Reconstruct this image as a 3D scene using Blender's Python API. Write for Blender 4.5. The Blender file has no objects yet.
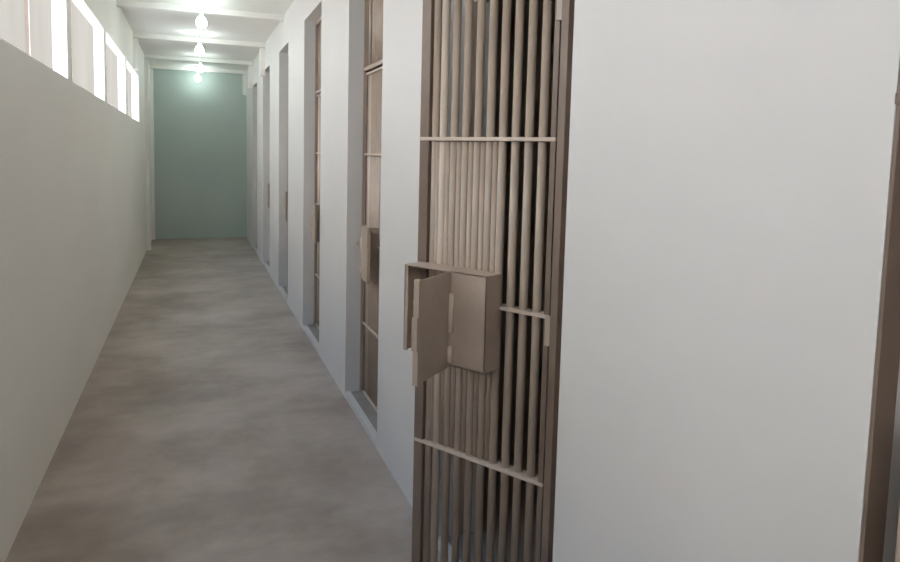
import bpy, bmesh, math, random
from mathutils import Vector, Matrix
random.seed(3)
sc = bpy.context.scene
COL = sc.collection

# ------------------------------------------------------------------ materials
def srgb(c):
    return tuple(((v/255)/12.92 if v/255 <= .04045 else ((v/255+.055)/1.055)**2.4) for v in c) + (1,)

def mat(name, c1, c2=None, rough=.6, scale=4.0, stretch=(1,1,1), bump=.0, bscale=60, spec=.4, detail=6, c3=None):
    m = bpy.data.materials.new(name); m.use_nodes = True
    nt = m.node_tree; N = nt.nodes; L = nt.links
    b = N['Principled BSDF']
    b.inputs['Roughness'].default_value = rough
    b.inputs['Specular IOR Level'].default_value = spec
    tc = N.new('ShaderNodeTexCoord'); mp = N.new('ShaderNodeMapping')
    mp.inputs['Scale'].default_value = stretch
    L.new(tc.outputs['Object'], mp.inputs['Vector'])
    if c2:
        nz = N.new('ShaderNodeTexNoise'); nz.inputs['Scale'].default_value = scale
        nz.inputs['Detail'].default_value = detail; nz.inputs['Roughness'].default_value = .6
        L.new(mp.outputs[0], nz.inputs['Vector'])
        cr = N.new('ShaderNodeValToRGB')
        cr.color_ramp.elements[0].position = .32; cr.color_ramp.elements[0].color = srgb(c1)
        cr.color_ramp.elements[1].position = .68; cr.color_ramp.elements[1].color = srgb(c2)
        if c3:
            e = cr.color_ramp.elements.new(.5); e.color = srgb(c3)
        L.new(nz.outputs['Fac'], cr.inputs['Fac']); L.new(cr.outputs[0], b.inputs['Base Color'])
    else:
        b.inputs['Base Color'].default_value = srgb(c1)
    if bump:
        n2 = N.new('ShaderNodeTexNoise'); n2.inputs['Scale'].default_value = bscale
        L.new(tc.outputs['Object'], n2.inputs['Vector'])
        bp = N.new('ShaderNodeBump'); bp.inputs['Strength'].default_value = bump
        bp.inputs['Distance'].default_value = .01
        L.new(n2.outputs['Fac'], bp.inputs['Height']); L.new(bp.outputs[0], b.inputs['Normal'])
    return m

M = {}
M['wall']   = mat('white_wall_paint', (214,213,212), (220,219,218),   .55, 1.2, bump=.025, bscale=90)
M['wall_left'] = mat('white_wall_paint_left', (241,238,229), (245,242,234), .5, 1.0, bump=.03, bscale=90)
M['ceiling']= mat('ceiling_paint', (234,231,227), (240,237,233), .8, 1.5, bump=.05)
M['end']    = mat('end_wall_paint', (176,188,182), (186,196,190), .6, .8, bump=.05)
M['sill']   = mat('sill_paint', (205,204,203), (216,215,213), .6, 6)
M['gate']   = mat('beige_gloss_paint', (173,157,143), (183,168,154), .38, 9, bump=.03, bscale=40, spec=.5)
M['gate_dark'] = mat('brown_frame_paint', (122,106,95), (134,118,106), .42, 7)
M['gate_pale'] = mat('pale_beige_paint', (214,196,178), (222,206,190), .4, 14)  # paler than the gate colour, for the lock flap hinges
M['gate_lit'] = mat('beige_gloss_paint_lit', (198,184,170), (208,195,181), .36, 9, spec=.5)  # gate paint lightened: light on rails and one bar put into the colour
M['iron']   = mat('dark_hole_steel', (52,44,40), (66,56,50), .5, 12)
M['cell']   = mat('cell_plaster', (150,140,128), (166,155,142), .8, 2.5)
M['outer_bounce'] = mat('white_bounce_wall', (242,238,231), (247,243,237), .9, .6, spec=0)  # unseen near stretch, white so it reflects sunlight into the corridor
M['outer']  = mat('facade_paint', (93,88,80), (102,97,89), .9, .6, stretch=(1,1.6,.25), spec=0)
M['yard']   = mat('yard_concrete', (226,220,210), (236,231,222), .85, 1.2)
M['socket'] = mat('white_plastic', (235,235,232), None, .4)
M['recess'] = mat('doorway_concrete', (142,136,130), (160,154,148), .7, 5)

def floor_mat():
    m = bpy.data.materials.new('polished_concrete_floor'); m.use_nodes = True
    nt = m.node_tree; N = nt.nodes; L = nt.links; b = N['Principled BSDF']
    tc = N.new('ShaderNodeTexCoord')
    def noise(scale, st, det, rough=.6):
        mp = N.new('ShaderNodeMapping'); mp.inputs['Scale'].default_value = st
        L.new(tc.outputs['Object'], mp.inputs['Vector'])
        n = N.new('ShaderNodeTexNoise'); n.inputs['Scale'].default_value = scale
        n.inputs['Detail'].default_value = det; n.inputs['Roughness'].default_value = rough
        L.new(mp.outputs[0], n.inputs['Vector']); return n
    n1 = noise(1.3, (1,.9,1), 5, .62)
    n2 = noise(5.0, (1,1.6,1), 8, .7)
    n3 = noise(1.1, (.8,1.7,1), 3, .5)
    r1 = N.new('ShaderNodeValToRGB')
    E = r1.color_ramp.elements
    E[0].position = .3; E[0].color = srgb((150,137,126))
    E[1].position = .72; E[1].color = srgb((194,184,176))
    e = E.new(.5); e.color = srgb((173,162,152))
    L.new(n1.outputs['Fac'], r1.inputs['Fac'])
    r2 = N.new('ShaderNodeValToRGB')
    r2.color_ramp.elements[0].position = .38; r2.color_ramp.elements[0].color = (.80,.79,.78,1)
    r2.color_ramp.elements[1].position = .62; r2.color_ramp.elements[1].color = (1.06,1.06,1.06,1)
    L.new(n2.outputs['Fac'], r2.inputs['Fac'])
    mx = N.new('ShaderNodeMix'); mx.data_type = 'RGBA'; mx.blend_type = 'MULTIPLY'
    mx.inputs['Factor'].default_value = .42
    L.new(r1.outputs[0], mx.inputs['A']); L.new(r2.outputs[0], mx.inputs['B'])
    r3 = N.new('ShaderNodeValToRGB')
    r3.color_ramp.elements[0].position = .36; r3.color_ramp.elements[0].color = (.70,.68,.66,1)
    r3.color_ramp.elements[1].position = .5; r3.color_ramp.elements[1].color = (1,1,1,1)
    L.new(n3.outputs['Fac'], r3.inputs['Fac'])
    m2 = N.new('ShaderNodeMix'); m2.data_type = 'RGBA'; m2.blend_type = 'MULTIPLY'
    m2.inputs['Factor'].default_value = .55
    L.new(mx.outputs['Result'], m2.inputs['A']); L.new(r3.outputs[0], m2.inputs['B'])
    L.new(m2.outputs['Result'], b.inputs['Base Color'])
    rr = N.new('ShaderNodeMapRange'); rr.inputs['To Min'].default_value = .42; rr.inputs['To Max'].default_value = .62
    L.new(n2.outputs['Fac'], rr.inputs['Value']); L.new(rr.outputs[0], b.inputs['Roughness'])
    b.inputs['Specular IOR Level'].default_value = .35
    bp = N.new('ShaderNodeBump'); bp.inputs['Strength'].default_value = .06; bp.inputs['Distance'].default_value = .01
    L.new(n2.outputs['Fac'], bp.inputs['Height']); L.new(bp.outputs[0], b.inputs['Normal'])
    return m
M['floor'] = floor_mat()

def emit(name, c, s):
    m = bpy.data.materials.new(name); m.use_nodes = True
    b = m.node_tree.nodes['Principled BSDF']
    b.inputs['Base Color'].default_value = (.9,.9,.9,1)
    b.inputs['Emission Color'].default_value = c; b.inputs['Emission Strength'].default_value = s
    return m
M['bulb'] = emit('glowing_bulb', (.84,1.0,.97,1), 26)

# ------------------------------------------------------------------ mesh helpers
def box(bm, x0,x1,y0,y1,z0,z1, mtx=None, bev=0):
    vs = [bm.verts.new((x,y,z)) for x in (x0,x1) for y in (y0,y1) for z in (z0,z1)]
    if mtx is not None:
        for v in vs: v.co = mtx @ v.co
    F = [(0,1,3,2),(4,6,7,5),(0,4,5,1),(2,3,7,6),(0,2,6,4),(1,5,7,3)]
    fs = [bm.faces.new([vs[i] for i in f]) for f in F]
    if bev:
        es = list({e for f in fs for e in f.edges})
        bmesh.ops.bevel(bm, geom=es, offset=bev, segments=2, affect='EDGES', profile=.6)

def cyl(bm, p0, p1, r, n=14, r1=None, smooth=True):
    p0 = Vector(p0); p1 = Vector(p1); d = (p1-p0); L = d.length
    q = d.to_track_quat('Z','Y').to_matrix().to_4x4()
    m = Matrix.Translation((p0+p1)/2) @ q
    res = bmesh.ops.create_cone(bm, cap_ends=True, cap_tris=False, segments=n, radius1=r, radius2=r if r1 is None else r1, depth=L, matrix=m)
    if smooth:
        for v in res['verts']:
            for f in v.link_faces:
                if len(f.verts) == 4: f.smooth = True

def lathe(bm, prof, n=24):
    rings = []
    for r, z in prof:
        rings.append([bm.verts.new((r*math.cos(2*math.pi*i/n), r*math.sin(2*math.pi*i/n), z)) for i in range(n)])
    for a, b in zip(rings, rings[1:]):
        for i in range(n):
            f = bm.faces.new([a[i], a[(i+1)%n], b[(i+1)%n], b[i]]); f.smooth = True
    bm.faces.new(rings[0][::-1]); bm.faces.new(rings[-1])

def obj(name, bm, m, parent=None, loc=(0,0,0)):
    bmesh.ops.recalc_face_normals(bm, faces=bm.faces[:])
    me = bpy.data.meshes.new(name); bm.to_mesh(me); bm.free()
    me.materials.append(M[m])
    o = bpy.data.objects.new(name, me); COL.objects.link(o); o.location = loc
    if parent: o.parent = parent
    return o

def empty(name, loc, rz=0):
    o = bpy.data.objects.new(name, None); COL.objects.link(o)
    o.location = loc; o.rotation_euler = (0,0,rz); o.empty_display_size = .1
    return o

def tag(o, label, cat, group=None):
    o['label'] = label; o['category'] = cat
    if group: o['group'] = group

def struct(name, bm, m, label=None):
    o = obj(name, bm, m); o['kind'] = 'structure'
    if label: o['label'] = label
    return o

def copy_tree(o, parent=None):
    c = o.copy(); COL.objects.link(c)
    if parent: c.parent = parent
    for ch in list(o.children): copy_tree(ch, c)
    return c

# ------------------------------------------------------------------ dimensions (metres); corridor runs along +Y
XL, XR = -.672, .893
TL, TR = .075, .20                      # wall thicknesses
Y0, Y1 = -3.2, 12.75
ZC = 2.96
HEAD_L = 2.52
def zsill(y): return 1.958 - .0068*(y-2)
# openings of the cell side: near edge, far edge, head height
OPEN = [(-.12,.661,2.66),(1.518,2.42,2.66),(3.365,4.17,2.66),(5.13,5.955,2.665),(6.99,7.77,2.64),(8.75,9.63,2.62),(10.55,11.30,2.57)]
PIER = [(-.96,-.81),(.84,.99),(2.66,2.81),(4.51,4.66),(6.28,6.44),(8.17,8.35)]   # piers of the high window band
BAND0, BAND1 = -2.8, 10.08

# ------------------------------------------------------------------ shell
bm = bmesh.new(); box(bm, XL-.01, XR, Y0, Y1, -.15, 0)
struct('floor', bm, 'floor')
bm = bmesh.new(); box(bm, XL-TL-.05, 3.4, Y0-.2, Y1+.2, ZC, ZC+.16)
struct('ceiling', bm, 'ceiling')

# left wall, one masonry mesh with a band of openings under the ceiling
bm = bmesh.new()
def slab(y0, y1, zb0, zb1, zt0, zt1):
    v = []
    for x in (XL-TL, XL):
        v.append([bm.verts.new((x,y0,zb0)), bm.verts.new((x,y1,zb1)), bm.verts.new((x,y1,zt1)), bm.verts.new((x,y0,zt0))])
    a, b = v
    bm.faces.new(a); bm.faces.new(b[::-1])
    for i in range(4):
        j = (i+1)%4; bm.faces.new([a[j],a[i],b[i],b[j]])
slab(Y0, BAND0, 0, 0, ZC, ZC)
slab(BAND0, BAND1, 0, 0, zsill(BAND0), zsill(BAND1))
slab(BAND0, BAND1, HEAD_L, HEAD_L, ZC, ZC)
slab(BAND1, Y1, 0, 0, ZC, ZC)
for a, b in PIER: slab(a, b, zsill(a), zsill(b), HEAD_L, HEAD_L)
struct('wall_left', bm, 'wall_left')

# cell-side wall with doorways
bm = bmesh.new()
ys = Y0
for a, b, h in OPEN:
    box(bm, XR, XR+TR, ys, a, 0, ZC)
    box(bm, XR, XR+TR, a, b, h, ZC)
    ys = b
box(bm, XR, XR+TR, ys, Y1, 0, ZC)
struct('wall_right', bm, 'wall')
bm = bmesh.new(); box(bm, XL-TL, 3.4, Y1, Y1+.15, -.15, ZC)
struct('wall_end', bm, 'end')
bm = bmesh.new(); box(bm, XL-TL, 3.4, Y0-.15, Y0, -.15, ZC)
struct('wall_back', bm, 'wall')
# raised sills of the doorways
for i, (a, b, h) in enumerate(OPEN):
    bm = bmesh.new(); box(bm, XR+.001, XR+.034, a, b, 0, .04)
    struct('trim_%d' % (i+1), bm, 'sill')
    bm = bmesh.new(); box(bm, XR+.034, XR+TR, a, b, 0, .036)
    struct('floor_recess_%d' % (i+1), bm, 'recess')
# ceiling beams with the short corbels they rest on
for i, yb in enumerate((7.32, 9.3, 11.3, 12.64)):
    bm = bmesh.new()
    box(bm, XL, XR, yb, yb+.10, ZC-.055, ZC)
    if i >= 1: box(bm, XR-.065, XR, yb, yb+.12, 2.54, ZC-.065)
    if i == 1: box(bm, XL, XL+.05, yb, yb+.12, HEAD_L, ZC-.065)
    if i > 1: box(bm, XL, XL+.05, yb, yb+.12, 0, ZC-.065)
    struct('beam_%d' % (i+1), bm, 'ceiling')
# cells behind the doors
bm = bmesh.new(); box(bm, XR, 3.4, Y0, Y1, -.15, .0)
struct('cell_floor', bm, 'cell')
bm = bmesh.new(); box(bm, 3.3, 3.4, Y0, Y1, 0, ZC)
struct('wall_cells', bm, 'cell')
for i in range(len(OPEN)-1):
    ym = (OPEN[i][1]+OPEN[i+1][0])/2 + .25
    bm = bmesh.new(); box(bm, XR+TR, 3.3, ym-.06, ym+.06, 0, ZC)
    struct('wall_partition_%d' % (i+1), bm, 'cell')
# yard and the far facade seen through the high windows; near wall unseen, added to bounce light
bm = bmesh.new(); box(bm, -3.0, XL-TL, Y0-3, 40, -.2, -.05)
struct('yard_ground', bm, 'yard')
bm = bmesh.new(); box(bm, -3.25, -3.0, Y0-3, 10.6, -.2, 4.7)
struct('wall_outside_bounce', bm, 'outer_bounce')
bm = bmesh.new(); box(bm, -3.25, -3.0, 10.6, 40, -.2, 8)
struct('wall_outside_far', bm, 'outer')
bm = bmesh.new(); box(bm, -3.0, -2.95, 15.46, 15.53, -.05, 8); struct('trim_outside', bm, 'gate_dark')

# ------------------------------------------------------------------ cell doors
HZ1 = 2.105                 # leaf height
LEAF = .540
BARS = [.055+.048*i for i in range(8)] + [.472]
def bar_bm(x, z0, z1, r=.0132):
    b = bmesh.new(); cyl(b, (x,0,z0), (x,0,z1), r, 14); return b

# the leaf lies along local +X from the hinge; local +Y is the corridor side
BOXW, BA0, BA1, FX, BZ0, BZ1 = .095, .178, .516, .314, .880, 1.186
def make_leaf(shut=False):
    t = empty('barred_gate', (0,0,0)); HZ0 = .10 if shut else .05; W0 = .075 if shut else BOXW
    for x0, x1, mm in ((.0,.018,'gate_dark'), (.487,.526,'gate_dark')):
        b = bmesh.new(); box(b, x0, x1, -.0195, .0195, HZ0, HZ1, bev=.002); st = obj('stile', b, mm, t)
        st['label'] = 'dark brown stile at the hinge edge' if x0 == 0 else 'dark brown stile at the lock edge'
    for z, x0, x1 in ((HZ0+.015,.018,.487), (.553,.0,.527), (1.077,.0,.195), (1.607,.0,.527), (2.092,.018,.487)):
        b = bmesh.new(); box(b, x0, x1, -.0215, .0215, z-.006, z+.006, bev=.0015); obj('rail', b, 'gate_lit', t)  # light along the rails painted in with the lighter copy
    for x in BARS: obj('bar', bar_bm(x, HZ0+.01, HZ1-.01), 'gate', t)
    pb = obj('bar', bar_bm(.437, HZ0+.01, HZ1-.01), 'gate_lit', t); pb['label'] = 'bar next to the strike stile, paler with painted-in light'
    for x in (.223,.271,.319,.367,.414,.455): obj('infill_bar', bar_bm(x, .555, 1.605, .0106), 'gate', t)
    # lock housing: hood open at the front where the flap swings out
    b = bmesh.new(); th = .004; a0, a1, fx, z0, z1, W = BA0, BA1, FX, BZ0, BZ1, W0
    a1 = fx+.012 if shut else a1
    box(b, a0, a1, .013, W, z1-th, z1)                 # top
    box(b, a0, fx+.01, .013, W, z0, z0+th)             # bottom under the fixed half
    box(b, a0, a0+th, .013, W, z0, z1)                 # hinge-side cheek
    box(b, a1-th, a1, .013 if shut else -.005, W, z0+.012, z1)           # strike-side cheek
    box(b, a0, fx, W-th, W, z0, z1)                    # fixed half of the front
    if not shut: box(b, a1-.016, a1, W-th, W, z0+.012, z1)   # lip
    h = obj('lock_box', b, 'gate', t)
    b = bmesh.new()
    R = Matrix.Identity(4)                             # flap built shut, in its own hinge frame
    box(b, .006, .212, -.003, .003, z0-.006, z1-.001, R, .001)
    box(b, .199, .212, -.009, .009, z0-.006, z0+.10, R, .001)
    box(b, .199, .220, -.009, .009, z0+.10, z0+.20, R, .001)
    box(b, .199, .212, -.009, .009, z0+.20, z1+.004, R, .001)
    fl = obj('lock_flap', b, 'gate', h, (fx+.004, W+.004, 0)); fl.rotation_euler = (0,0,math.radians(178 if shut else 101))
    for za, zb in ((z0+.012, z0+.064), (z0+.11, z0+.235)):
        b = bmesh.new(); cyl(b, (fx-.004, W+.006, za), (fx-.004, W+.006, zb), .0085, 12)
        o = obj('flap_hinge', b, 'gate_pale', h); o['label'] = 'pale hinge barrel of the lock flap'
    b = bmesh.new(); cyl(b, (.30 if shut else .415,.045,1.05), (.548 if shut else .533,.045,1.05), .011, 14); obj('bolt', b, 'gate', h)
    b = bmesh.new(); cyl(b, (a1-.001,.055,1.10), (a1+.002,.055,1.10), .009, 14)
    o = obj('bolt_hole', b, 'iron', h); o['label'] = 'dark round hole in the lock box cheek'
    for za in (.14, .98, 1.938):
        b = bmesh.new(); cyl(b, (-.047,.030,za), (-.047,.030,za+.112), .0118, 16)
        cyl(b, (-.047,.030,za+.112), (-.047,.030,za+.117), .0118, 16, .006)
        box(b, -.047, .010, .0195, .0250, za+.01, za+.102)
        obj('hinge', b, 'gate', t)
    return t

def make_frame(a, b_, h, hx, hy):
    """fixed steel frame of a doorway; origin at the near jamb on the sill"""
    t = empty('gate_frame', (hx, a, 0))
    hy -= a; w = b_ - a; zt = 2.125 if a < 2 else 2.056
    b = bmesh.new(); box(b, -.024, .024, hy-.070, hy-.029, .041, h-.001, bev=.002); obj('post', b, 'gate_dark', t)
    b = bmesh.new(); box(b, -.024, .024, w-.007, w-.001, .041, h-.001, bev=.001); obj('strike_plate', b, 'gate', t)
    b = bmesh.new(); box(b, -.022, .022, .001, w-.007, zt, zt+.022, bev=.002); obj('transom', b, 'gate', t)
    b = bmesh.new(); box(b, -.022, .022, .001, w-.007, h-.03, h-.001, bev=.002); obj('head_rail', b, 'gate', t)
    y = .04
    while y < hy-.085:
        b = bmesh.new(); cyl(b, (0,y,.041), (0,y,zt+.01), .0128, 12); obj('side_bar', b, 'gate', t); y += .048
    for x in BARS:
        b = bmesh.new(); cyl(b, (0,hy+x,zt+.01), (0,hy+x,h-.02), .0128, 12); obj('top_bar', b, 'gate', t)
    return t

LAB = [
 ('beige barred gate half out of view at the right edge of the photo', 'beige steel frame edge at the right border of the photo'),
 ('large beige barred gate standing ajar in the foreground, lock flap swung open', 'beige steel frame carrying the ajar foreground gate'),
 ('beige barred gate shut in the first doorway beyond the open gate', 'beige steel frame around the first shut gate beyond the open one'),
 ('barred gate recessed in the second doorway beyond the open gate', 'steel frame in the second doorway beyond the open gate'),
 ('barred gate deep in the third doorway beyond the open gate', 'steel frame in the third doorway beyond the open gate'),
 ('barred gate deep in the fourth doorway beyond the open gate', 'steel frame in the fourth doorway beyond the open gate'),
 ('barred gate in the farthest doorway, next to the end wall', 'steel frame in the farthest doorway next to the end wall'),
]
for i, (a, b_, h) in enumerate(OPEN):
    hx = 1.010
    hy = {0: .108, 1: 1.775}.get(i, b_ - .556)
    # local +X -> direction (-sin, cos); local +Y -> (-cos, -sin): a plain rotation by 90+angle
    rz = math.radians(90 + (31 if i == 1 else 0))
    if i == 0: ajar = make_leaf(); d = ajar
    elif i == 1: d = copy_tree(ajar)
    elif i == 2: closed = make_leaf(True); d = closed
    else: d = copy_tree(closed)
    d.location = (hx, hy, 0 if i < 2 else -.058); d.rotation_euler = (0, 0, rz)
    tag(d, LAB[i][0], 'gate', 'barred gates of the cells along the corridor'); d['kind'] = 'thing'
    f = make_frame(a, b_, h, hx, hy)
    if i == 0:                                    # this frame has an angle iron set flush with the wall corner
        b = bmesh.new(); box(b, XR-hx, XR+.041-hx, b_-a-.007, b_-a-.001, .041, h-.001, bev=.001); obj('angle_iron', b, 'gate_dark', f)
        b = bmesh.new(); box(b, XR-.004-hx, XR+.03-hx, b_-a-.009, b_-a-.001, 1.635, 1.650, bev=.001); obj('weld_tab', b, 'gate_dark', f)
    tag(f, LAB[i][1], 'frame', 'steel frames of the cell doorways'); f['kind'] = 'thing'

# ------------------------------------------------------------------ ceiling bulbs
def make_lamp():
    t = empty('ceiling_lamp', (0,0,0))           # origin on the ceiling
    b = bmesh.new(); lathe(b, [(.045,0),(.045,-.012),(.03,-.022),(.012,-.026)]); obj('ceiling_rose', b, 'socket', t)
    b = bmesh.new(); lathe(b, [(.006,-.02),(.006,-.09)], 10); obj('cord', b, 'socket', t)
    b = bmesh.new(); lathe(b, [(.012,-.085),(.019,-.092),(.019,-.128),(.015,-.135)]); obj('socket', b, 'socket', t)
    b = bmesh.new(); lathe(b, [(.014,-.133),(.018,-.142),(.036,-.160),(.047,-.185),(.050,-.205),(.045,-.229),(.030,-.247),(.004,-.256)]); obj('bulb', b, 'bulb', t)
    return t
lamp = make_lamp()
for i, (y, lab) in enumerate(((7.03,'glowing bare bulb nearest the camera, highest of the four in the photo'),
                              (8.95,'glowing bare bulb second from the camera under the corridor ceiling'),
                              (10.93,'glowing bare bulb third from the camera under the corridor ceiling'),
                              (12.45,'glowing bare bulb farthest from the camera, hanging before the end wall'))):
    l = lamp if i == 0 else copy_tree(lamp)
    l.location = (.085 if i != 2 else .115, y, ZC)
    tag(l, lab, 'lamp', 'bulbs in a row under the corridor ceiling')

# ------------------------------------------------------------------ light
w = bpy.data.worlds.new('World'); sc.world = w; w.use_nodes = True
nt = w.node_tree; bg = nt.nodes['Background']
tc = nt.nodes.new('ShaderNodeTexCoord'); sp = nt.nodes.new('ShaderNodeSeparateXYZ')
cr = nt.nodes.new('ShaderNodeValToRGB')
cr.color_ramp.elements[0].position = 0; cr.color_ramp.elements[0].color = (.80,.88,1,1)
cr.color_ramp.elements[1].position = .8; cr.color_ramp.elements[1].color = (.46,.66,1,1)
nt.links.new(tc.outputs['Generated'], sp.inputs[0]); nt.links.new(sp.outputs['Z'], cr.inputs['Fac'])
nt.links.new(cr.outputs[0], bg.inputs['Color']); bg.inputs['Strength'].default_value = 3.35

sun = bpy.data.lights.new('sun', 'SUN'); sun.energy = 6.5; sun.angle = math.radians(.6); sun.color = (1,.925,.83)
so = bpy.data.objects.new('sun', sun); COL.objects.link(so)
sd = Vector((-math.cos(math.radians(42))*.85, .5*math.cos(math.radians(42)), -math.sin(math.radians(42))))
so.rotation_euler = sd.to_track_quat('-Z','Y').to_euler(); so.location = (4,0,9)

edges = [BAND0] + [v for p in PIER for v in p] + [BAND1]
for i in range(0, len(edges), 2):
    a, b_ = edges[i], edges[i+1]
    li = bpy.data.lights.new('window_daylight', 'AREA'); li.shape = 'RECTANGLE'
    li.size = .62; li.size_y = b_-a; li.cycles.is_portal = True
    o = bpy.data.objects.new('window_daylight', li); COL.objects.link(o)
    o.location = (XL-TL-.02, (a+b_)/2, 2.22); o.rotation_euler = (0, math.radians(-90), 0)

# ------------------------------------------------------------------ camera
r = Vector((0.9356677,-0.35204224,0.02433541)); u = Vector((0.00863317,0.09177755,0.99574211)); f = Vector((0.35277673,0.93147364,-0.08891253))
cam = bpy.data.cameras.new('camera'); co = bpy.data.objects.new('camera', cam); COL.objects.link(co)
co.matrix_world = Matrix(((r.x,u.x,-f.x,0),(r.y,u.y,-f.y,0),(r.z,u.z,-f.z,1.55),(0,0,0,1)))
cam.sensor_fit = 'HORIZONTAL'; cam.sensor_width = 36; cam.lens = 36*680/900
cam.shift_y = -(281-217)/900; cam.clip_start = .05
sc.camera = co

vs = sc.view_settings
vs.view_transform = 'Standard'; vs.look = 'None'; vs.gamma = 1; vs.use_curve_mapping = False
vs.exposure = 0.67
sc.cycles.max_bounces = 14; sc.cycles.diffuse_bounces = 10; sc.cycles.glossy_bounces = 4
sc.cycles.use_denoising = True
